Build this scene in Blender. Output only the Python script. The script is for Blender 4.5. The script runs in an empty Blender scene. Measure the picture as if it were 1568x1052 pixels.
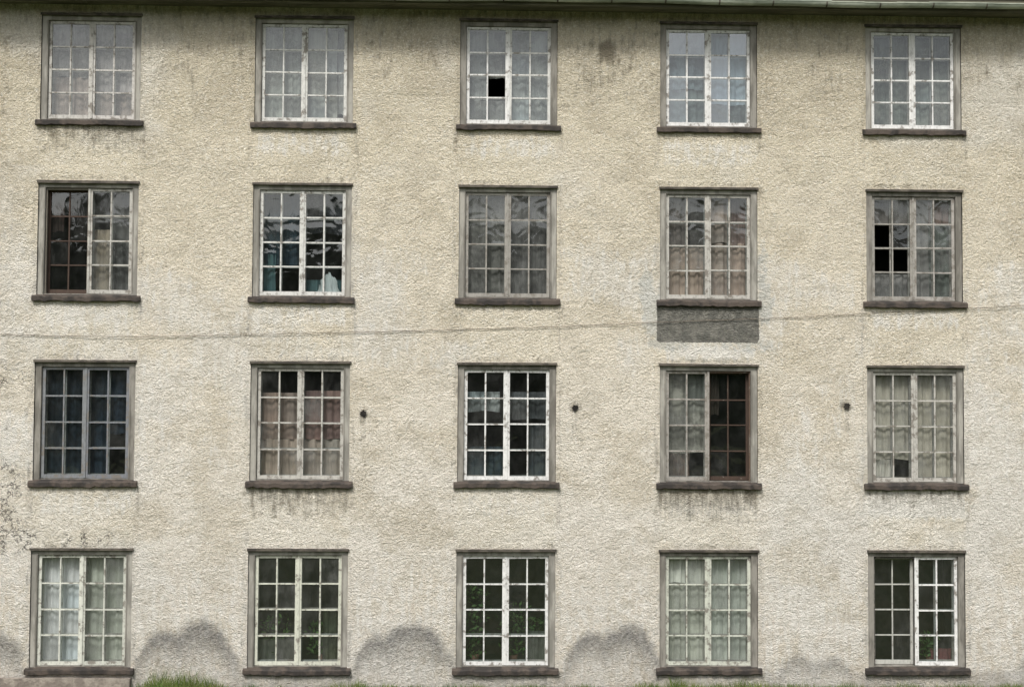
import bpy, math, random
import numpy as np
from mathutils import Matrix, Vector
random.seed(7); rng=np.random.default_rng(7)
scene=bpy.context.scene
scene.view_settings.view_transform='Standard'; scene.view_settings.look='None'; scene.view_settings.exposure=0

# ---------------------------------------------------------------- helpers
class MB:
    def __init__(s): s.v=[];s.f=[];s.m=[]
    def quad(s,a,b,c,d,mat=0):
        n=len(s.v); s.v+=[a,b,c,d]; s.f.append((n,n+1,n+2,n+3)); s.m.append(mat)
    def poly(s,pts,mat=0):
        n=len(s.v); s.v+=list(pts); s.f.append(tuple(range(n,n+len(pts)))); s.m.append(mat)
    def box(s,x0,x1,y0,y1,z0,z1,mat=0,j=0.0):
        n=len(s.v)
        for x in (x0,x1):
            for y in (y0,y1):
                for z in (z0,z1):
                    s.v.append((x+random.uniform(-j,j),y+random.uniform(-j,j)*.5,z+random.uniform(-j,j)))
        for f in ((0,1,3,2),(4,6,7,5),(0,4,5,1),(2,3,7,6),(0,2,6,4),(1,5,7,3)):
            s.f.append(tuple(n+i for i in f)); s.m.append(mat)
    def obj(s,name,mats,parent=None,smooth=False):
        me=bpy.data.meshes.new(name); me.from_pydata(s.v,[],s.f)
        for m in mats: me.materials.append(m)
        me.polygons.foreach_set('material_index',s.m)
        if smooth: me.polygons.foreach_set('use_smooth',[True]*len(s.f))
        me.update()
        o=bpy.data.objects.new(name,me); scene.collection.objects.link(o)
        if parent: o.parent=parent
        return o

class NT:
    def __init__(s,name):
        s.mat=bpy.data.materials.new(name); s.mat.use_nodes=True
        s.t=s.mat.node_tree; s.n=s.t.nodes; s.l=s.t.links
        s.b=s.n['Principled BSDF']; s.out=s.n['Material Output']
        s.b.inputs['Specular IOR Level'].default_value=0.25
    def new(s,typ): return s.n.new(typ)
    def put(s,inp,v):
        if hasattr(v,'is_output'): s.l.new(v,inp)
        else:
            if isinstance(v,(tuple,list)) and inp.type=='RGBA' and len(v)==3: v=(*v,1)
            inp.default_value=v
    def m(s,op,a,b=0.0,c=0.0,clamp=False):
        n=s.new('ShaderNodeMath'); n.operation=op; n.use_clamp=clamp
        s.put(n.inputs[0],a); s.put(n.inputs[1],b); s.put(n.inputs[2],c); return n.outputs[0]
    def ss(s,v,a,b,lo=0.0,hi=1.0):
        n=s.new('ShaderNodeMapRange'); n.interpolation_type='SMOOTHSTEP'
        s.put(n.inputs[0],v); s.put(n.inputs[1],a); s.put(n.inputs[2],b); s.put(n.inputs[3],lo); s.put(n.inputs[4],hi)
        return n.outputs[0]
    def pos(s): 
        n=s.new('ShaderNodeTexCoord'); return n.outputs['Object']
    def scl(s,v,sc,off=(0,0,0)):
        n=s.new('ShaderNodeMapping'); s.put(n.inputs[0],v); n.inputs['Scale'].default_value=sc; n.inputs['Location'].default_value=off; return n.outputs[0]
    def noise(s,v,scale,detail=3,rough=.55,dist=0.0):
        n=s.new('ShaderNodeTexNoise'); s.put(n.inputs['Vector'],v); n.inputs['Scale'].default_value=scale
        n.inputs['Detail'].default_value=detail; n.inputs['Roughness'].default_value=rough; n.inputs['Distortion'].default_value=dist
        return n.outputs['Fac']
    def mix(s,f,a,b,mode='MIX'):
        n=s.new('ShaderNodeMix'); n.data_type='RGBA'; n.blend_type=mode
        s.put(n.inputs[0],f); s.put(n.inputs[6],a); s.put(n.inputs[7],b); return n.outputs[2]
    def bump(s,h,dist,strength=1.0):
        n=s.new('ShaderNodeBump'); s.put(n.inputs['Height'],h); n.inputs['Distance'].default_value=dist; n.inputs['Strength'].default_value=strength
        s.l.new(n.outputs[0],s.b.inputs['Normal'])
    def col(s,c): s.put(s.b.inputs['Base Color'],c)
    def rough(s,r): s.put(s.b.inputs['Roughness'],r)

# ---------------------------------------------------------------- survey of the facade (metres)
CX=[(-6.558,-5.038),(-3.296,-1.786),(-0.141,1.367),(2.966,4.478),(6.181,7.688)]
ROWS=[(8.645,10.26),(5.957,7.675),(3.149,4.941),(0.336,2.099)]
XMIN,XMAX=-11.6,12.6; WALLTOP=10.42
allcols=[(-9.75,-8.24)]+CX+[(9.33,10.84)]
building=bpy.data.objects.new('apartment_building',None); scene.collection.objects.link(building)

# ---------------------------------------------------------------- wall mesh
def axis(lo,hi,step,keys):
    a=list(np.arange(lo,hi,step))+[hi]
    a=[v for v in a if all(abs(v-k)>step*.45 for k in keys)]
    return np.array(sorted(a+list(keys)))
xs=axis(XMIN,XMAX,0.03,[v for c in allcols for v in c])
zs=axis(-0.3,WALLTOP,0.03,[v for z0,z1 in ROWS for v in (z0-0.06,z1)])
XX,ZZ=np.meshgrid(xs,zs,indexing='ij')
def vnoise(x,z,s,seed):
    r=np.random.default_rng(seed); g=r.random((256,256))
    u=(x*s+500)%255; v=(z*s+500)%255; i=np.floor(u).astype(int); j=np.floor(v).astype(int)
    fu=u-i; fv=v-j; fu=fu*fu*(3-2*fu); fv=fv*fv*(3-2*fv)
    return (g[i,j]*(1-fu)*(1-fv)+g[i+1,j]*fu*(1-fv)+g[i,j+1]*(1-fu)*fv+g[i+1,j+1]*fu*fv)
def fbm(x,z,s,seed,o=4):
    t=0;a=1;n=0
    for k in range(o): t=t+a*vnoise(x+3.1*k,z-1.7*k,s*2**k,seed+k); n+=a; a*=.55
    return t/n
def sstep(v,a,b):
    t=np.clip((v-a)/(b-a),0,1); return t*t*(3-2*t)
def boxm(x0,x1,z0,z1,s):
    return sstep(XX,x0-s,x0+s)*(1-sstep(XX,x1-s,x1+s))*sstep(ZZ,z0-s,z0+s)*(1-sstep(ZZ,z1-s,z1+s))
def ell(cx,cz,rx,rz):
    return np.clip(1.5-np.sqrt(((XX-cx)/rx)**2+((ZZ-cz)/rz)**2),0,1)   # 0.5 = outline
YY=(vnoise(XX,ZZ,1.1,3)-.5)*0.02+(vnoise(XX,ZZ,4.0,4)-.5)*0.012+(vnoise(XX+.37*ZZ,ZZ-.21*XX,11.0,5)-.5)*0.013
big=fbm(XX,ZZ,.55,40); mid=fbm(XX,ZZ,1.6,50,5); mot=fbm(XX+.3*ZZ,ZZ-.2*XX,3.4,70,4)
nearw=np.zeros_like(XX)
grime_shade=np.zeros_like(XX); white=np.zeros_like(XX); damp=np.zeros_like(XX); cem=np.zeros_like(XX); strip=np.zeros_like(XX)
for ci,(a,b) in enumerate(allcols):
    strip=np.maximum(strip,boxm(a,b,-1,11,0.03))
    for ri,(z0,z1) in enumerate(ROWS):
        nearw=np.maximum(nearw,boxm(a-.05,b+.05,z0-.15,z1+.08,0.02))
        k={(2,2):1.1,(4,2):1.25,(5,2):.95,(1,0):1.0,(3,3):.6,(5,3):.6}.get((ci,ri),0.40)
        g=0.62*k*boxm(a-.03,b+.03,z0-.20-.35*k,z0-.08,.05)*(1-.55*sstep(-ZZ,-(z0-.12),-(z0-.2-.35*k)))
        grime_shade=np.maximum(grime_shade,g)
        for ex in (a-.05,b+.05):
            L=.35+.6*random.random()
            grime_shade=np.maximum(grime_shade,.38*boxm(ex-.06,ex+.06,z0-L,z0-.03,.05))
        grime_shade=np.maximum(grime_shade,.34*boxm(a-.10,b+.10,z0,z1+.05,.03))
        grime_shade=np.maximum(grime_shade,.38*boxm(a,b,z1+.02,z1+.12,.04))
# eaves dirt, with the shade under the eaves painted into it
grime_shade=np.maximum(grime_shade,.42*sstep(ZZ,9.7,10.5))
grime_shade=np.maximum(grime_shade,.27*sstep(ZZ,8.3,10.0))
grime_shade=np.maximum(grime_shade,.36*sstep(mot,.46,.66)*sstep(ZZ,8.0,9.6))
grime_shade=np.maximum(grime_shade,.95*ell(2.14,9.80,.16,.2)*(ell(2.14,9.80,.16,.2)>.3))
grime_shade=np.maximum(grime_shade,.42*boxm(1.6,2.8,9.0,10.5,.3)*sstep(mot,.35,.5))
grime_shade=np.maximum(grime_shade,.32*(1-sstep(XX,-7.4,-6.3)))  # wall tone darker towards the left end
grime_shade=np.maximum(grime_shade,.26*(sstep(XX,7.7,9.0))*sstep(ZZ,6,10))  # wall tone darker towards the upper right end
grime_shade=np.maximum(grime_shade,.36*(1-sstep(ZZ,0.0,0.35)))
for (x,z) in ((-1.58,4.17),(1.66,4.28),(5.86,4.33)):
    grime_shade=np.maximum(grime_shade,.55*boxm(x-.05,x+.05,z-.40,z+.0,.05)); grime_shade=np.maximum(grime_shade,.7*ell(x,z,.10,.10))
# light washes
for (x0,x1,z0,z1,k) in ((6.1,7.75,2.6,3.05,.85),(-3.3,-1.7,2.85,3.0,.55),(-6.5,-5.1,5.45,5.85,.6),(-3.3,-1.8,5.5,5.85,.6),(-.1,1.4,8.1,8.5,.5),(3,4.5,8.0,8.45,.5),(-3.3,-1.8,8.1,8.5,.5),
    (3,4.5,2.6,3.0,.5),(3,4.5,5.0,5.28,.7),(6.2,7.7,5.5,5.85,.55),(-7.2,-6.3,3.3,4.2,.6),(-7.3,-6.4,1.0,2.1,.5),(-5.05,-4.85,3.2,5,.55),(-6.5,-5.0,2.6,3.0,.5),(-.1,1.4,2.6,3.0,.4)):
    white=np.maximum(white,k*boxm(x0,x1,z0,z1,.12))
white=np.maximum(white,.50*sstep(-ZZ,-3.2,-1.0))
white=np.maximum(white,.40*sstep(ZZ,2.2,3.4)*(1-sstep(ZZ,6.5,7.8))*sstep(big,.42,.58))
# damp humps at the foot
for (cx,rx,rz) in ((-4.52,.50,.88),(-3.98,.62,1.0),(-1.35,.38,.82),(-.80,.64,1.0),(-0.35,.3,.6),(1.9,.44,.86),(2.45,.58,.98),(-7.35,.8,1.0),(5.1,.40,.55),(5.6,.45,.50),(8.9,.5,.7),(-8,.8,.9)):
    damp=np.maximum(damp,ell(cx,0,rx,rz)*(1.0 if cx<4 else .88))
damp=np.maximum(damp,.58*(1-sstep(ZZ,.18,.55)))
damp=fbm(XX,ZZ,3.0,90,3)*.18-.09+damp
# cement repair
cem=np.maximum(cem,boxm(2.92,4.50,5.30,5.90,.04))
halo=np.maximum.reduce([.80*ell(2.86,5.75,.20,.5),.72*ell(4.60,5.9,.16,.4),.7*ell(2.75,6.1,.16,.42),.75*ell(3.1,5.3,.4,.16),.6*ell(4.55,6.5,.12,.6),.6*ell(4.3,5.25,.6,.15)])
def lerp(a,b,t): return a*(1-t[...,None])+np.array(b)*t[...,None]
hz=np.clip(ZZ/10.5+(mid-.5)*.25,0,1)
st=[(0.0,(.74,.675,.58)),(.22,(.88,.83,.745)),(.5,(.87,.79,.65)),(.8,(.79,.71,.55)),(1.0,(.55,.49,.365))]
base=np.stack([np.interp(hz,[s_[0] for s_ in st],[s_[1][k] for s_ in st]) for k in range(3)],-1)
base=lerp(base,(.82,.80,.755),.45*sstep(big,.50,.66))
base=lerp(base,(.63,.55,.415),.40*sstep(mid,.52,.68))
base=lerp(base,(.58,.52,.41),.30*sstep(mot,.54,.66))
base=lerp(base,(.90,.83,.65),.18*strip)
YY=YY*(1-nearw)
nx,nz=XX.shape
verts=np.stack([XX.ravel(),YY.ravel(),ZZ.ravel()],1)
xc=(xs[:-1]+xs[1:])/2; zc=(zs[:-1]+zs[1:])/2
keep=np.ones((nx-1,nz-1),bool)
for (a,b) in allcols:
    for (z0,z1) in ROWS:
        keep[np.ix_((xc>a)&(xc<b),(zc>z0-.06)&(zc<z1))]=False
I,J=np.nonzero(keep)
faces=np.stack([I*nz+J,(I+1)*nz+J,(I+1)*nz+J+1,I*nz+J+1],1)
me=bpy.data.meshes.new('plastered_front_wall'); me.from_pydata(verts.tolist(),[],faces.tolist()); me.update()
me.polygons.foreach_set('use_smooth',[True]*len(me.polygons))
def setattr_(name,arrs):
    at=me.color_attributes.new(name,'FLOAT_COLOR','POINT')
    at.data.foreach_set('color',np.stack([a.ravel() for a in arrs],1).astype(np.float32).ravel())
one=np.ones_like(XX)
setattr_('stain_a',(grime_shade,white,damp,one))
setattr_('stain_b',(cem,halo,mid,one))
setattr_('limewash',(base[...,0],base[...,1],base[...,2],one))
wall=bpy.data.objects.new('plastered_front_wall',me); scene.collection.objects.link(wall); wall.parent=building

# ---------------------------------------------------------------- wall material
def plaster(with_attr=True):
    M=NT('roughcast_plaster'); P=M.pos()
    sp=M.new('ShaderNodeSeparateXYZ'); M.l.new(P,sp.inputs[0]); X,Y,Z=sp.outputs
    fine=M.noise(P,17,4,.76); grain=M.noise(P,46,2,.8)
    if with_attr:
        a=M.new('ShaderNodeAttribute'); a.attribute_name='stain_a'; sa=M.new('ShaderNodeSeparateColor'); M.l.new(a.outputs['Color'],sa.inputs[0])
        b=M.new('ShaderNodeAttribute'); b.attribute_name='stain_b'; sb=M.new('ShaderNodeSeparateColor'); M.l.new(b.outputs['Color'],sb.inputs[0])
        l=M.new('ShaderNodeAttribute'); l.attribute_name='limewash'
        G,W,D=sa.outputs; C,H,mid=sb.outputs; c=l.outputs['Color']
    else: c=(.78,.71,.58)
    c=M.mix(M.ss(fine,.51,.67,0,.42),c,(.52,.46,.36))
    c=M.mix(M.ss(fine,.49,.35,0,.50),c,(.93,.90,.83))
    c=M.mix(M.ss(grain,.55,.69,0,.56),c,(.36,.31,.235))
    c=M.mix(M.ss(grain,.47,.35,0,.45),c,(.94,.92,.86))
    if with_attr:
        strf=M.noise(M.scl(P,(1,1,.14)),15,4,.68); n7=M.noise(P,7,4,.68)
        c=M.mix(M.ss(n7,.58,.68,0,.34),c,(.46,.41,.32))
        wp=M.noise(P,1.3,5,.62); cr=M.m('ABSOLUTE',M.m('SUBTRACT',wp,.5))
        crm=M.m('MULTIPLY',M.ss(cr,.0,.0026,1,0),M.ss(mid,.50,.60))
        c=M.mix(M.m('MULTIPLY',crm,.55),c,(.20,.17,.13))
        sc=M.m('SUBTRACT',strf,.5); nc=M.m('SUBTRACT',n7,.5)
        wm=M.m('MULTIPLY',M.ss(M.m('ADD',W,M.m('MULTIPLY',M.m('ADD',sc,nc),1.3)),.30,.75,0,.75),M.ss(W,.02,.15))
        c=M.mix(wm,c,(.91,.885,.83))
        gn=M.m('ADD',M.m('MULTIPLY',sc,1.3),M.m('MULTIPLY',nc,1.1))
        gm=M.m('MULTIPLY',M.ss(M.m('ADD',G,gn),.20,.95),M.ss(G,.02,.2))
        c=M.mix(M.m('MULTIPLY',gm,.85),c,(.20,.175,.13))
        # damp
        edge=M.m('ADD',D,M.m('MULTIPLY',nc,.22))
        dm=M.ss(edge,.38,.62)
        tone=M.m('ADD',M.ss(edge,1.0,.60,0,.28),M.ss(Z,.1,.85,.14,.56))
        tone=M.m('MULTIPLY',tone,M.ss(fine,.3,.7,.75,1.15))
        c=M.mix(M.m('MULTIPLY',dm,tone,clamp=True),c,(.215,.21,.20))
        # cement
        hm=M.ss(M.m('ADD',H,M.m('MULTIPLY',nc,1.2)),.42,.66,0,.55)
        c=M.mix(hm,c,(.58,.59,.56))
        n16=M.m('SUBTRACT',fine,.5)
        cm=M.ss(M.m('ADD',C,M.m('ADD',M.m('MULTIPLY',n16,.8),M.m('MULTIPLY',nc,.5))),.40,.55)
        cc=M.mix(M.ss(n7,.4,.6),(.17,.168,.15),(.27,.262,.23)); cc=M.mix(M.ss(fine,.45,.65,0,.5),cc,(.13,.127,.115))
        c=M.mix(cm,c,cc)
        # black mould veins at far left
        rid=M.m('ABSOLUTE',M.m('SUBTRACT',M.noise(P,2.6,5,.7),.5))
        reg=M.m('MULTIPLY',M.ss(X,-6.45,-6.9),M.m('MULTIPLY',M.ss(Z,1.8,2.2),M.ss(Z,5.1,4.6)))
        reg=M.m('ADD',reg,M.m('MULTIPLY',M.ss(X,-5.0,-5.6),M.m('MULTIPLY',M.ss(Z,2.05,2.2),M.ss(Z,2.45,2.3))),clamp=True)
        vm=M.m('MULTIPLY',M.m('MULTIPLY',M.ss(rid,.004,.022,1,0),reg),M.ss(mid,.40,.52))
        c=M.mix(M.m('MULTIPLY',vm,.85),c,(.06,.055,.05))
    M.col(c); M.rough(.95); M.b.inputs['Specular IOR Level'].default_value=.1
    h=M.m('ADD',M.noise(P,20,4,.74),M.m('MULTIPLY',M.noise(P,58,1,.6),.5))
    M.bump(h,.080,.92)
    return M.mat
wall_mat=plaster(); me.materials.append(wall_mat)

def simple(name,c1,c2,scale=8,rough=.8,stretch=(1,1,1),bump=0.0,thr=(.4,.6)):
    M=NT(name); P=M.scl(M.pos(),stretch); n=M.noise(P,scale,3,.62)
    n2=M.noise(P,scale*6,2,.6)
    c=M.mix(M.ss(n,*thr),c1,c2); c=M.mix(M.ss(n2,.5,.75,0,.3),c,tuple(v*.5 for v in c1))
    M.col(c); M.rough(rough)
    if bump: M.bump(n2,bump,.8)
    return M.mat
def paint(name,c,wear=.5):
    M=NT(name); P=M.pos()
    n=M.noise(P,9,4,.7); n2=M.noise(M.scl(P,(1,1,.35)),30,3,.65)
    cc=M.mix(M.ss(n,.35,.6,0,.4),c,tuple(v*.66 for v in c))
    cc=M.mix(M.ss(n2,.48,.70,0,.55),cc,tuple(v*.5 for v in c))
    cc=M.mix(M.ss(n,.66-.22*wear,.73-.18*wear,0,.85),cc,(.20,.18,.155))
    M.col(cc); M.rough(.65); return M.mat
casing_mat=simple('weathered_casing_wood',(.24,.23,.205),(.39,.375,.335),6,.85,(1,1,.25),.006)
casing_mat2=simple('weathered_casing_wood_dark',(.17,.16,.14),(.29,.275,.245),6,.85,(1,1,.25),.006)
drip_mat=simple('head_flashing',(.065,.057,.05),(.13,.115,.095),7,.8)
sill_mat=simple('rusty_sheet_sill',(.042,.037,.034),(.095,.077,.065),5,.7,(1,1,1),.006)
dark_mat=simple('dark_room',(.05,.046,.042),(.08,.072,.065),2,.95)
inner_mat=paint('inner_casement_paint',(.36,.35,.32),.6)
brown_mat=paint('brown_inner_casement',(.075,.050,.038),.2)
soffit_mat=simple('soffit_boards',(.10,.095,.07),(.17,.16,.12),5,.9,(.2,1,1),.01)
gutter_mat=simple('zinc_gutter',(.26,.29,.235),(.42,.45,.375),3,.55,(.6,1,1),.004)
roof_mat=simple('roof_sheet',(.18,.17,.16),(.26,.24,.22),2,.7)
hole_mat=simple('hole_dark',(.02,.018,.016),(.045,.04,.035),10,1)
concrete_mat=simple('concrete_plinth',(.22,.19,.165),(.36,.32,.275),5,.95,(1,1,1),.02)

def glass(name,refl,dirt,tint=(.93,.95,.95)):
    M=NT(name); M.n.remove(M.b); P=M.pos()
    t=M.new('ShaderNodeBsdfTransparent'); t.inputs[0].default_value=(*tint,1)
    g=M.new('ShaderNodeBsdfGlossy'); g.inputs['Roughness'].default_value=.04; g.inputs[0].default_value=(.95,.98,1.0,1)
    b=M.new('ShaderNodeBump'); M.l.new(M.noise(P,2.6,2,.5,.8),b.inputs['Height']); b.inputs['Distance'].default_value=.012; b.inputs['Strength'].default_value=.5
    M.l.new(b.outputs[0],g.inputs['Normal'])
    m1=M.new('ShaderNodeMixShader'); m1.inputs[0].default_value=refl; M.l.new(t.outputs[0],m1.inputs[1]); M.l.new(g.outputs[0],m1.inputs[2])
    d=M.new('ShaderNodeBsdfDiffuse'); d.inputs[0].default_value=(.29,.295,.285,1)
    dn=M.ss(M.noise(M.scl(P,(1,1,.6)),5,4,.7),.35,.75,dirt*.3,dirt*1.6)
    m2=M.new('ShaderNodeMixShader'); M.l.new(dn,m2.inputs[0]); M.l.new(m1.outputs[0],m2.inputs[1]); M.l.new(d.outputs[0],m2.inputs[2])
    M.l.new(m2.outputs[0],M.out.inputs[0]); return M.mat
glass_a=glass('old_window_glass',.10,.08,(.84,.87,.87))
glass_b=glass('clean_window_glass',.12,.03,(.76,.82,.84))
glass_c=glass('dusty_window_glass',.10,.20,(.78,.81,.81))
glass_d=glass('new_window_glass',.22,.02,(.68,.75,.80))

cur_cache={}
def cloth(c,pat=0):
    k=(c,pat)
    if k in cur_cache: return cur_cache[k]
    g_=sum(c)/3; c=tuple(min(.85,(v*.82+g_*.18)*1.22) for v in c)
    M=NT('curtain_or_reflection_cloth'); P=M.pos()
    n=M.noise(M.scl(P,(1,1,.18)),9,3,.6); n2=M.noise(P,3.2,4,.66,.3)
    cc=M.mix(M.ss(n,.42,.62,0,.55),c,tuple(v*.55 for v in c))
    cc=M.mix(M.ss(n2,.43,.60,0,.4+.4*pat),cc,tuple(v*(.36 if pat else .7) for v in c))
    M.col(cc); M.rough(.95); cur_cache[k]=M.mat; return M.mat
def curtain_or_reflection(a,b,z0,z1,y,c,pat,parent):
    n=44; B=MB(); ph=random.uniform(0,6); fr=random.uniform(28,46)
    rows=5
    pts=[]
    for j in range(rows+1):
        for i in range(n+1):
            u=i/n; x=a+(b-a)*u; z=z0+(z1-z0)*j/rows
            pts.append((x+.006*math.sin(j+ph+u*9),y+.016*math.sin(fr*x+ph+.6*math.sin(3*x+j*.5))+.008*math.sin(fr*2.3*x),z+(.012*math.sin(u*7+ph) if j in(0,) else 0)))
    B.v=pts
    for j in range(rows):
        for i in range(n):
            B.f.append((j*(n+1)+i,j*(n+1)+i+1,(j+1)*(n+1)+i+1,(j+1)*(n+1)+i)); B.m.append(0)
    B.obj('curtain_or_reflection',[cloth(c,pat)],parent,True)

# ---------------------------------------------------------------- windows
def S(fr,cur=(),inner='g',outer=True,open_=(),gl='a'): return dict(fr=fr,cur=cur,inner=inner,outer=outer,open=open_,gl=gl)
Wt=(.66,.66,.63); Wb=(.76,.76,.745); Wd=(.50,.485,.445); Gy=(.34,.325,.295)
def full(c,p=0): return ((0,1,0,1,c,p),)
SPEC={
(0,0):(S((.54,.525,.49),((0,1,0,.45,(.40,.31,.26),1),(0,1,.45,1,(.34,.31,.29),1)),gl='c'),S((.58,.56,.53),((0,1,0,.3,(.40,.32,.27),1),(0,1,.3,1,(.40,.36,.34),1)),gl='c')),
(0,1):(S(Wt,full((.32,.34,.30),1),gl='c'),S(Wt,((0,.75,0,1,(.42,.42,.37),1),(.75,1,.1,1,(.28,.28,.26),0)),gl='a')),
(0,2):(S(Wb,((0,1,0,1,(.22,.235,.22),1),),open_=((1,1),),gl='c'),S(Wt,full((.34,.36,.34),1),gl='a')),
(0,3):(S(Wb,((0,1,0,.4,(.17,.20,.18),1),(0,1,.4,1,(.20,.24,.25),1)),gl='d'),S(Wb,((0,1,.25,1,(.34,.40,.44),0),(0,1,0,.25,(.20,.22,.20),1)),gl='d')),  # pale blue cloth at right stands in for mirrored sky
(0,4):(S(Wb,full((.14,.165,.14),1),gl='a'),S(Wb,full((.20,.22,.19),1),gl='a')),
(1,0):(S((.20,.18,.15),((.0,.35,.6,1,(.05,.028,.022),0),),inner='b',outer=False,gl='b'),S(Wd,((0,.42,.0,.62,(.36,.30,.22),0),(.42,1,0,1,(.12,.12,.115),1)))),
(1,1):(S(Wt,((.0,.35,.0,.4,(.07,.14,.14),0),(0,1,.3,1,(.025,.045,.06),1)),gl='b'),S(Wt,((0,.9,0,.16,(.07,.14,.14),0),(0,1,.6,1,(.04,.04,.045),1)),gl='b')),  # dark blue cloth at left imitates a blue pane reflection
(1,2):(S(Gy,full((.18,.175,.16),1),gl='c'),S(Gy,full((.14,.135,.13),1),gl='c')),
(1,3):(S(Wd,((0,1,0,.5,(.46,.35,.275),0),(0,1,.5,1,(.20,.17,.155),1)),gl='a'),S(Wd,((0,1,0,.55,(.46,.345,.275),0),(0,.6,.55,1,(.36,.28,.23),0),(.6,1,.5,1,(.22,.15,.13),0)))),
(1,4):(S(Gy,((0,1,0,.4,(.22,.215,.21),1),(.0,1,.75,1,(.17,.15,.14),0)),open_=((0,1),(1,1),(0,2)),gl='c'),S((.41,.39,.36),((.0,.45,0,1,(.24,.23,.22),0),(.45,1,0,.75,(.16,.18,.16),1),(.45,1,.75,1,(.19,.13,.11),0)),gl='c')),
(2,0):(S((.23,.24,.25),full((.02,.030,.040),1),inner='g',gl='b'),S((.21,.22,.24),((0,.45,0,1,(.022,.036,.052),1),(.45,1,.4,1,(.028,.043,.065),1)),gl='b')),  # blue reflection in the glass painted as dark blue cloth
(2,1):(S(Wd,((0,1,0,.36,(.42,.33,.255),0),(0,1,.36,.78,(.35,.25,.195),0))),S(Wd,((0,1,0,.36,(.43,.35,.28),0),(0,1,.36,.8,(.26,.155,.13),0)))),
(2,2):(S(Wb,((0,.85,.62,.80,(.34,.37,.365),1),(0,1,.0,.3,(.05,.07,.08),1)),gl='b'),S(Wb,((0,1,.55,.8,(.12,.12,.12),1),(.5,1,0,.5,(.07,.08,.085),0)),gl='b')),
(2,3):(S((.36,.34,.31),((0,1,.25,1,(.34,.33,.28),1),(0,.6,0,.25,(.20,.14,.11),1))),S((.13,.09,.065),((.0,.3,.6,1,(.05,.035,.025),0),),inner='b',outer=False,gl='b')),
(2,4):(S(Wd,((0,1,.2,1,(.50,.46,.375),0),(.0,.5,0,.2,(.55,.52,.45),0)),gl='c'),S(Wd,full((.56,.505,.40)),gl='c')),
(3,0):(S((.66,.67,.60),full((.95,.94,.86)),gl='a',inner='w'),S((.57,.58,.52),full((.50,.52,.44)),gl='c')),
(3,1):(S((.63,.64,.55),((.0,1,.0,.22,(.10,.10,.08),0),),gl='a'),S((.61,.62,.53),((.55,1,.0,.5,(.06,.07,.04),1),),gl='a')),
(3,2):(S(Wb,(),gl='b'),S(Wb,((.5,1,.0,.3,(.08,.09,.07),0),),gl='b')),
(3,3):(S((.58,.60,.52),((0,1,.74,1,(.66,.67,.59),0),(0,1,0,.74,(.50,.51,.43),0)),gl='c'),S((.60,.62,.54),full((.48,.51,.45)),gl='c')),
(3,4):(S((.10,.095,.085),(),inner='w',outer=False,gl='b'),S((.80,.80,.785),((.45,.95,.0,.14,(.15,.045,.045),0),),gl='b')),
}
mat_paint={}
def pmat(c):
    if c not in mat_paint: mat_paint[c]=paint('window_paint',c,.55 if c[0]>.6 else .65)
    return mat_paint[c]
imats={'g':inner_mat,'b':brown_mat,'w':paint('inner_white',(.50,.50,.46),.3)}
def casement(B,G,x0,x1,z0,z1,y,mat,st,ncol=2,nrow=4,openp=(),gmat=None,depth=.035,mun=.022,tilt=.014):
    j=.003
    B.box(x0,x0+st,y,y+depth,z0,z1,mat,j); B.box(x1-st,x1,y,y+depth,z0,z1,mat,j)
    B.box(x0+st,x1-st,y+.002,y+depth,z1-st*.9,z1,mat,j); B.box(x0+st,x1-st,y+.002,y+depth,z0,z0+st*1.25,mat,j)
    ax,bx,az,bz=x0+st,x1-st,z0+st*1.25,z1-st*.9
    cols=[ax+(bx-ax)*k/ncol+(random.uniform(-.004,.004) if 0<k<ncol else 0) for k in range(ncol+1)]
    rows=[az+(bz-az)*k/nrow+(random.uniform(-.006,.006) if 0<k<nrow else 0) for k in range(nrow+1)]
    for c in cols[1:-1]: B.box(c-mun/2,c+mun/2,y+.006,y+depth-.004,az,bz,mat,j*.6)
    for r in rows[1:-1]: B.box(ax,bx,y+.009,y+depth-.008,r-mun/2,r+mun/2,mat,j*.6)
    if gmat is not None:
        for c in range(ncol):
            for r in range(nrow):
                if (c,r) in openp: continue
                gq=gmat
                u=random.random()
                if gmat==0: gq=2 if u<.25 else (1 if u<.45 else 0)
                elif gmat==1: gq=0 if u<.25 else 1
                elif gmat==2: gq=0 if u<.30 else 2
                elif gmat==3: gq=1 if u<.5 else 3
                t1,t2=random.gauss(0,tilt)*.25,random.gauss(0,tilt)*.25
                w=(cols[c+1]-cols[c])/2; h=(rows[r+1]-rows[r])/2; yy=y+depth*.55
                G.quad((cols[c],yy-t1*w-t2*h,rows[r]),(cols[c+1],yy+t1*w-t2*h,rows[r]),(cols[c+1],yy+t1*w+t2*h,rows[r+1]),(cols[c],yy-t1*w+t2*h,rows[r+1]),gq)
GL=[glass_a,glass_b,glass_c,glass_d]; gi={'a':0,'b':1,'c':2,'d':3}
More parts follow.
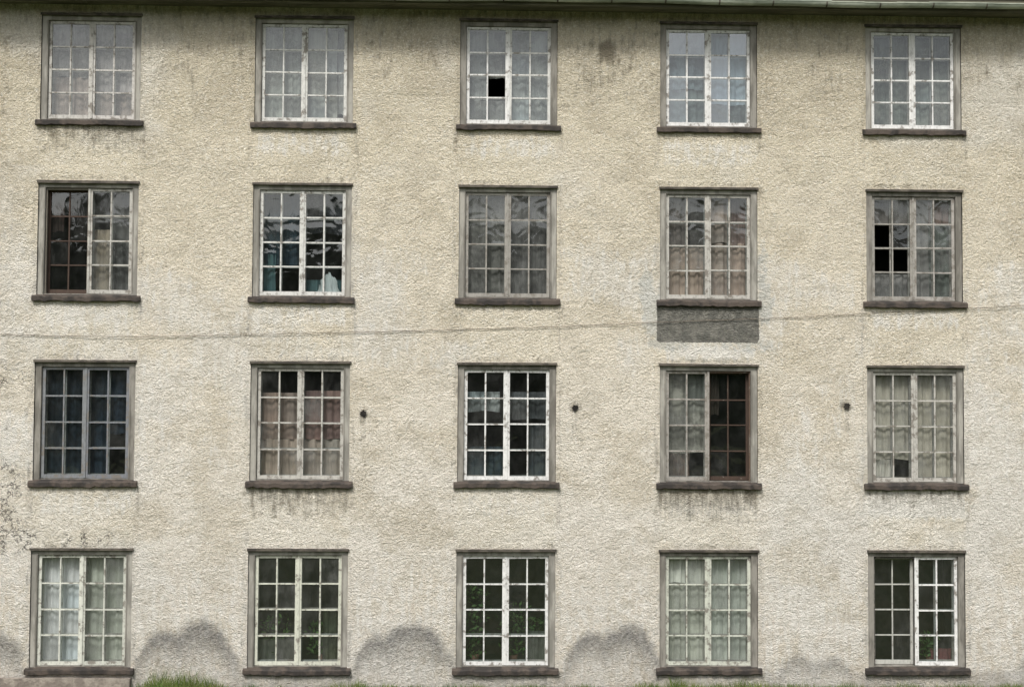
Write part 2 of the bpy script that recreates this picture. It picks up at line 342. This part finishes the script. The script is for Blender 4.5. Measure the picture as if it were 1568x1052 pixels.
def window(a,b,z0,z1,spec,ri,ci):
    e=bpy.data.objects.new('window',None); scene.collection.objects.link(e); e.parent=building
    B=MB(); G=MB()
    mats=[casing_mat if random.random()<.7 else casing_mat2,drip_mat,pmat(spec[0]['fr']),pmat(spec[1]['fr']),imats[spec[0]['inner']],imats[spec[1]['inner']],casing_mat2]
    g=.003; cw=.098; yo=.028
    B.box(a+g,a+cw,yo,.24,z0-.055,z1-g,0,.002); B.box(b-cw,b-g,yo,.24,z0-.055,z1-g,0,.002)
    B.box(a+cw,b-cw,yo+.004,.24,z1-.075,z1-g,0,.002); B.box(a+cw,b-cw,yo+.02,.24,z0-.055,z0+.02,6,.002)
    B.box(a+cw-.022,a+cw-.004,yo-.008,yo-.001,z0+.02,z1-.08,6,.001); B.box(b-cw+.004,b-cw+.022,yo-.008,yo-.001,z0+.02,z1-.08,6,.001)
    B.box(a-.015,b+.015,-.030,.03,z1-.010,z1+.026,1,.005)
    ia,ib,iz0,iz1=a+cw,b-cw,z0+.02,z1-.078
    mid=(ia+ib)/2; yf=.066
    for k,s in enumerate(spec):
        x0,x1=(ia+.004,mid-.003) if k==0 else (mid+.003,ib-.004)
        gm=gi[s['gl']]
        st=.046
        if s['outer']: casement(B,G,x0,x1,iz0+.004,iz1-.004,yf,2+k,st,openp=s['open'],gmat=gm)
        else:
            B.box(x0,x0+.02,yf,yf+.05,iz0,iz1,2+k,.002); B.box(x1-.02,x1,yf,yf+.05,iz0,iz1,2+k,.002); B.box(x0+.02,x1-.02,yf,yf+.05,iz1-.03,iz1,2+k,.002)
        casement(B,G,x0+.0,x1,iz0+.01,iz1-.01,.165,4+k,.048,openp=s['open'] if s['outer'] else (),gmat=(gm if not s['outer'] else None),mun=.02)
        for (u0,u1,v0,v1,c,p) in s['cur']:
            w=x1-x0; h=iz1-iz0
            op=[r for (_,r) in s['open']]
            segs=[(v0,v1)]
            if op:
                lo,hi=min(op)/4+.01,(max(op)+1)/4-.01
                segs=[q for q in ((v0,min(v1,lo)),(max(v0,hi),v1)) if q[1]-q[0]>.03]
                if len(op)==1: curtain_or_reflection(x0,x0+w*.5,iz0+h*lo,iz0+h*hi,.24,c,p,e)
            for q in segs: curtain_or_reflection(x0+w*u0,x0+w*u1,iz0+h*q[0],iz0+h*q[1],.235+random.uniform(-.006,.02),c,p,e)
    fk=2 if spec[0]['outer'] else 3
    B.box(mid-.016,mid+.016,yf-.014,yf-.001,iz0+.01,iz1-.01,fk,.002)
    B.obj('window_frame',mats,e)
    if G.v: G.obj('window_panes',GL,e)
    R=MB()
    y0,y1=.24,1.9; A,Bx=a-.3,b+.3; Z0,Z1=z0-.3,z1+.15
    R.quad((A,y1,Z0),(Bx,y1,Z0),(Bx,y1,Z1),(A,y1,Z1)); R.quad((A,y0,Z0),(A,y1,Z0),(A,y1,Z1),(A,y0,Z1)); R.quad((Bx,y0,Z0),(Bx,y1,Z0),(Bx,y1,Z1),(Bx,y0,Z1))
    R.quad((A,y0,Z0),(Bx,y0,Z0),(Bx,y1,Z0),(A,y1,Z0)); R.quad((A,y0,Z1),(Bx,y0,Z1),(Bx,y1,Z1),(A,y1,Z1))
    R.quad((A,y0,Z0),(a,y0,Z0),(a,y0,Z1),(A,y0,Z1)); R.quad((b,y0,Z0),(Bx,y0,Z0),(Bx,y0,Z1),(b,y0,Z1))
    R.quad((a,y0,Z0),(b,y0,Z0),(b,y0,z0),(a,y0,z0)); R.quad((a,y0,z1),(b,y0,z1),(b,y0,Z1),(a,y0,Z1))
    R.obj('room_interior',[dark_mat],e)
    L=MB(); n=26; xa,xb=a-.055,b+.055
    prof=lambda x:[(.06,z0+.012),(-.055,z0-.022),(-.068,z0-.034),(-.066,z0-.094),(-.05,z0-.104),(.0,z0-.096)]
    rows=[]
    bow=random.uniform(-.012,.012)
    for i in range(n+1):
        x=xa+(xb-xa)*i/n; jz=random.gauss(0,.006)+bow*math.sin(math.pi*i/n); jy=random.gauss(0,.004)
        rows.append([(x,y+jy*(k in(1,2,3,4)),z+jz*(k in (2,3,4))) for k,(y,z) in enumerate(prof(x))])
    for i in range(n):
        for k in range(5): L.quad(rows[i][k],rows[i+1][k],rows[i+1][k+1],rows[i][k+1])
    L.poly(rows[0]); L.poly(rows[-1][::-1])
    L.obj('window_sill',[sill_mat],e)
    return e
for ri,(z0,z1) in enumerate(ROWS):
    for ci,(a,b) in enumerate(CX): window(a,b,z0,z1,SPEC[(ri,ci)],ri,ci)
    window(*allcols[0],z0,z1,SPEC[(ri,3)],ri,9); window(*allcols[-1],z0,z1,SPEC[(ri,1)],ri,9)

# ---------------------------------------------------------------- things on / behind windows
def cloth_heap(name,x,y,z,w,h,mat,parent=None):
    B=MB(); n=14; m=8; pts=[]
    for j in range(m+1):
        for i in range(n+1):
            u=i/n*2-1; v=j/m
            pts.append((x+u*w/2*(1-.35*v)+.01*random.uniform(-1,1),y+.02*math.sin(u*9+v*3),z+h*v*(1-.35*abs(u))+.012*random.uniform(-1,1)))
    B.v=pts
    for j in range(m):
        for i in range(n): B.f.append((j*(n+1)+i,j*(n+1)+i+1,(j+1)*(n+1)+i+1,(j+1)*(n+1)+i)); B.m.append(0)
    return B.obj(name,[mat],parent,True)
cloth_heap('folded_laundry',-2.14,.132,5.99,.36,.36,cloth((.52,.54,.51)))
leafm=simple('house_plant_leaves',(.04,.085,.025),(.085,.16,.045),20,.6)
potm=simple('clay_pot',(.20,.10,.07),(.26,.14,.10),10,.8)
def plant(x,z,h,w,n=70):
    B=MB()
    k=12
    for i in range(k):
        a0,a1=2*math.pi*i/k,2*math.pi*(i+1)/k
        B.quad((x+.05*math.cos(a0),.36+.05*math.sin(a0),z),(x+.05*math.cos(a1),.36+.05*math.sin(a1),z),(x+.07*math.cos(a1),.36+.07*math.sin(a1),z+.11),(x+.07*math.cos(a0),.36+.07*math.sin(a0),z+.11),1)
    for i in range(n):
        t=random.random(); cx=x+random.gauss(0,w*.4); cz=z+.1+h*t; cy=.36+random.gauss(0,.04)
        an=random.uniform(0,6.28); l=random.uniform(.02,.05); dx,dz=l*math.cos(an),l*math.sin(an)
        B.quad((cx-dx,cy,cz-dz),(cx+dz*.4,cy+.02,cz-dx*.4),(cx+dx,cy+.01,cz+dz),(cx-dz*.4,cy-.02,cz+dx*.4),0)
    return B.obj('potted_plant',[leafm,potm])
for (x,z,h,w) in ((.15,.36,1.1,.25),(.75,.36,.8,.28),(1.1,.36,.6,.2),(-2.9,.36,.6,.3),(-2.2,.36,.5,.25),(7.25,.36,.35,.2)): plant(x,z,h,w,170)

for (x,z) in ((-1.58,4.17),(1.66,4.28),(5.86,4.33)):
    B=MB(); k=18; rad=[.050+random.uniform(-.014,.014) for _ in range(k)]
    ring=lambda s,y:[(x+rad[i]*s*math.cos(2*math.pi*i/k),y,z+rad[i]*s*math.sin(2*math.pi*i/k)) for i in range(k)]
    r1,r2=ring(1.0,-.020),ring(.8,-.016)
    B.poly(r2,0)
    for i in range(k):
        j=(i+1)%k; B.quad(r1[i],r1[j],r2[j],r2[i],0)
    B.obj('vent_hole',[hole_mat],building)

cu=bpy.data.curves.new('facade_cable','CURVE'); cu.dimensions='3D'; cu.bevel_depth=.0042; sp=cu.splines.new('POLY')
pts=[]
key=[(-11.6,5.40),(-7.09,5.34),(-5.2,5.32),(-4.14,5.345),(-1.55,5.42),(.8,5.50),(2.86,5.60),(5.0,5.69),(8.65,5.91),(12.6,6.12)]
for i in range(161):
    x=-11.6+24.2*i/160
    z=float(np.interp(x,[k[0] for k in key],[k[1] for k in key]))
    pts.append((x,-.026+random.uniform(-.003,.002),z+random.gauss(0,.004)))
sp.points.add(len(pts)-1)
for p,q in zip(sp.points,pts): p.co=(*q,1)
co=bpy.data.objects.new('facade_cable',cu); scene.collection.objects.link(co); co.parent=building
cu.materials.append(simple('cable_grey',(.12,.10,.08),(.24,.20,.155),6,.8))

# ---------------------------------------------------------------- eaves, gutter, roof, other walls
B=MB()
oh=.42
x=XMIN-.4
while x<XMAX+.4:
    L=random.uniform(2.6,3.8); x2=min(x+L,XMAX+.4)
    for k in range(4):
        y1=.05-k*(oh+.05)/4; y0=y1-(oh+.05)/4+.006
        B.box(x+.003,x2-.003,y0,y1,WALLTOP+random.uniform(-.002,.004),WALLTOP+.03,0,.002)
    x=x2
B.box(XMIN-.4,XMAX+.4,-oh-.03,-oh,WALLTOP-.03,WALLTOP+.16,0,.0)
B.obj('eaves_soffit',[soffit_mat],building)
B=MB(); k=10; R0=.065; yc,zc_=-oh-.03-R0-.005,WALLTOP+.06
xsg=np.arange(XMIN-.4,XMAX+.4,.5)
def sag(x): return .012*math.sin(x*.8)+.006*math.sin(x*2.9)
for a,b in zip(xsg[:-1],xsg[1:]):
    for i in range(k):
        t0,t1=math.pi+math.pi*i/k,math.pi+math.pi*(i+1)/k
        p=lambda x,t,r:(x,yc+r*math.cos(t),zc_+r*math.sin(t)+sag(x))
        B.quad(p(a,t0,R0),p(b,t0,R0),p(b,t1,R0),p(a,t1,R0),0); B.quad(p(a,t0,R0-.004),p(a,t1,R0-.004),p(b,t1,R0-.004),p(b,t0,R0-.004),0)
    B.box(a,b,yc-R0-.008,yc-R0+.006,zc_+sag(a)-.006,zc_+sag(a)+.01,0,.001)
for xb in np.arange(XMIN-.2,XMAX+.3,.82):
    for i in range(k):
        t0,t1=math.pi+math.pi*i/k,math.pi+math.pi*(i+1)/k; r=R0+.006
        p=lambda x,t:(x,yc+r*math.cos(t),zc_+r*math.sin(t)+sag(x))
        B.quad(p(xb,t0),p(xb+.025,t0),p(xb+.025,t1),p(xb,t1),1)
B.obj('rain_gutter',[gutter_mat,drip_mat],building)
B=MB(); dep=11.0; zr=WALLTOP+.16
B.box(XMIN-.4,XMAX+.4,-oh-.06,-oh+.1,zr+.001,zr+.03,0)
B.quad((XMIN-.4,-oh-.05,zr+.035),(XMAX+.4,-oh-.05,zr+.035),(XMAX+.4,dep/2,zr+3.2),(XMIN-.4,dep/2,zr+3.2)); B.quad((XMIN-.4,dep+oh,zr+.035),(XMAX+.4,dep+oh,zr+.035),(XMAX+.4,dep/2,zr+3.2),(XMIN-.4,dep/2,zr+3.2))
B.obj('pitched_roof',[roof_mat],building)
side_mat=plaster(False)
B=MB()
for X in (XMIN,XMAX):
    B.poly([(X,0,-.3),(X,dep,-.3),(X,dep,WALLTOP),(X,dep/2,WALLTOP+3.2),(X,0,WALLTOP)])
B.quad((XMIN,dep,-.3),(XMAX,dep,-.3),(XMAX,dep,WALLTOP),(XMIN,dep,WALLTOP))
B.quad((XMIN,0,WALLTOP-.001),(XMAX,0,WALLTOP-.001),(XMAX,dep,WALLTOP-.001),(XMIN,dep,WALLTOP-.001))
B.obj('side_and_rear_walls',[side_mat],building)
B=MB(); x=-11.5
while x<-5.05:
    L=random.uniform(.7,1.3); x2=min(x+L,-5.02); t=.185+random.uniform(-.01,.012)
    B.box(x+.004,x2-.004,-.10+random.uniform(-.01,.01),.0,-.2,t,0,.008); x=x2
B.obj('concrete_plinth',[concrete_mat],building)

# ---------------------------------------------------------------- ground, grass
def grassground():
    M=NT('grassy_ground'); P=M.pos(); n=M.noise(P,.6,4,.65); n2=M.noise(P,14,3,.7)
    c=M.mix(M.ss(n,.4,.6),(.05,.075,.022),(.09,.10,.04)); c=M.mix(M.ss(n2,.5,.7,0,.6),c,(.10,.08,.05)); M.col(c); M.rough(1); M.bump(n2,.05,.8); return M.mat
B=MB(); B.quad((-400,-400,0),(400,-400,0),(400,400,0),(-400,400,0)); B.obj('ground',[grassground()])
gm=NT('grass_blades'); P=gm.pos(); gm.col(gm.mix(gm.ss(gm.noise(P,5,3),.4,.6),(.085,.145,.03),(.18,.21,.06))); gm.rough(.7)
N=34000; gx=rng.uniform(-9,10,N); gy=-.03-rng.random(N)**1.6*1.6
h=.03+.05*rng.random(N)
dens=np.interp(gx,[-9,-5.0,-4.85,-4.5,-4.0,-3.75,-3.6,-2.2,-1.9,-1.2,-1,2.4,3.0,3.2,4.2,5,9],[.3,.4,3.3,4.2,3.8,2.6,1.2,1.2,2.6,2.7,1.4,1.3,2.3,2.5,2.4,1.7,1.4])
h=h*dens*(.35+1.2*vnoise(gx,gy,5,9)); ang=rng.uniform(0,np.pi,N); w=.004+.004*rng.random(N); lx=rng.normal(0,.35,N)*h; ly=rng.normal(0,.3,N)*h
V=np.empty((N,3,3)); 
V[:,0]=np.stack([gx-w*np.cos(ang),gy-w*np.sin(ang),0*gx],1); V[:,1]=np.stack([gx+w*np.cos(ang),gy+w*np.sin(ang),0*gx],1); V[:,2]=np.stack([gx+lx,np.minimum(gy+ly,-.02),h],1)
gme=bpy.data.meshes.new('grass'); gme.from_pydata(V.reshape(-1,3).tolist(),[],np.arange(3*N).reshape(-1,3).tolist()); gme.materials.append(gm.mat)
go=bpy.data.objects.new('grass',gme); scene.collection.objects.link(go)

# ---------------------------------------------------------------- trees across the yard (mirrored in panes); unseen hill added to darken reflections
hx=np.linspace(-170,170,120); hy=np.linspace(-150,-72,36)
HX,HY=np.meshgrid(hx,hy,indexing='ij')
HZ=sstep(-HY,72,84)*(14+7*fbm(HX,HY,.02,200,3))*(.8+.35*fbm(HX,HY,.25,210,4))-.3
hv=np.stack([HX.ravel(),HY.ravel(),HZ.ravel()],1)
I,J=np.meshgrid(np.arange(119),np.arange(35),indexing='ij'); I=I.ravel(); J=J.ravel()
hm_=bpy.data.meshes.new('added_wooded_hill'); hm_.from_pydata(hv.tolist(),[],np.stack([I*36+J,(I+1)*36+J,(I+1)*36+J+1,I*36+J+1],1).tolist())
hm_.materials.append(simple('added_hill_canopy',(.025,.045,.018),(.06,.085,.032),.5,.95,(1,1,1),1.0)); ho=bpy.data.objects.new('added_wooded_hill',hm_); scene.collection.objects.link(ho)
lm=simple('tree_foliage',(.035,.06,.02),(.07,.10,.035),.8,.8); bm_=simple('bark',(.08,.065,.05),(.13,.11,.09),3,.95)
B=MB()
for t in range(20):
    tx=-62+t*6.5+random.uniform(-2,2); ty=-58+random.uniform(-6,6); H=random.uniform(12,17)
    k=8
    for s in range(4):
        r0,r1=.36*(1-s*.2),.36*(1-(s+1)*.2); za,zb=H*.18*s,H*.18*(s+1)
        for i in range(k):
            a0,a1=2*math.pi*i/k,2*math.pi*(i+1)/k
            B.quad((tx+r0*math.cos(a0),ty+r0*math.sin(a0),za),(tx+r0*math.cos(a1),ty+r0*math.sin(a1),za),(tx+r1*math.cos(a1),ty+r1*math.sin(a1),zb),(tx+r1*math.cos(a0),ty+r1*math.sin(a0),zb),1)
    for c in range(24):
        an=random.uniform(0,6.28); rr=random.uniform(0,3.7); cz=random.uniform(.15*H,.92*H); rr*=1-.6*max(0,(cz/H-.5))
        cx,cy=tx+rr*math.cos(an),ty+rr*math.sin(an); cr=random.uniform(1.0,2.0)
        B.quad((tx,ty,cz*.7),(tx+.08,ty,cz*.7),(cx+.03,cy,cz),(cx,cy,cz),1)
        for q in range(95):
            d=Vector((random.gauss(0,1),random.gauss(0,1),random.gauss(0,.8))).normalized()*cr*random.uniform(.3,1.1)
            p=Vector((cx,cy,cz))+d; u=Vector((random.gauss(0,1),random.gauss(0,1),random.gauss(0,1))).normalized(); v=u.orthogonal().normalized(); s=random.uniform(.16,.36)
            B.quad(tuple(p-u*s),tuple(p+v*s*.6),tuple(p+u*s),tuple(p-v*s*.6),0)
B.obj('distant_trees',[lm,bm_])

# ---------------------------------------------------------------- light
el,az=math.radians(49),math.radians(197)
w=bpy.data.worlds.new('World'); scene.world=w; w.use_nodes=True; nt=w.node_tree
sky=nt.nodes.new('ShaderNodeTexSky'); sky.sky_type='NISHITA'; sky.sun_disc=False; sky.sun_elevation=el; sky.sun_rotation=az; sky.dust_density=4; sky.air_density=1.2
hs=nt.nodes.new('ShaderNodeHueSaturation'); hs.inputs['Saturation'].default_value=.35; nt.links.new(sky.outputs[0],hs.inputs['Color'])
bg=nt.nodes['Background']; nt.links.new(hs.outputs[0],bg.inputs[0]); bg.inputs[1].default_value=.15
d=Vector((math.sin(az)*math.cos(el),math.cos(az)*math.cos(el),math.sin(el)))
sl=bpy.data.lights.new('sun','SUN'); sl.energy=2.6; sl.angle=math.radians(12); sl.color=(1,.965,.905)
so=bpy.data.objects.new('sun',sl); so.rotation_euler=d.to_track_quat('Z','Y').to_euler(); so.location=(0,-30,40); scene.collection.objects.link(so)

# ---------------------------------------------------------------- camera
cam=bpy.data.cameras.new('camera'); cam.lens=50; cam.sensor_width=36; cam.clip_end=2000
cobj=bpy.data.objects.new('camera',cam); scene.collection.objects.link(cobj)
cobj.matrix_world=Matrix.Translation((0,-21.8,4.31))@Matrix.Rotation(-.03149,4,'Z')@Matrix.Rotation(math.pi/2+.04365,4,'X')@Matrix.Rotation(.00576,4,'Z')
scene.camera=cobj
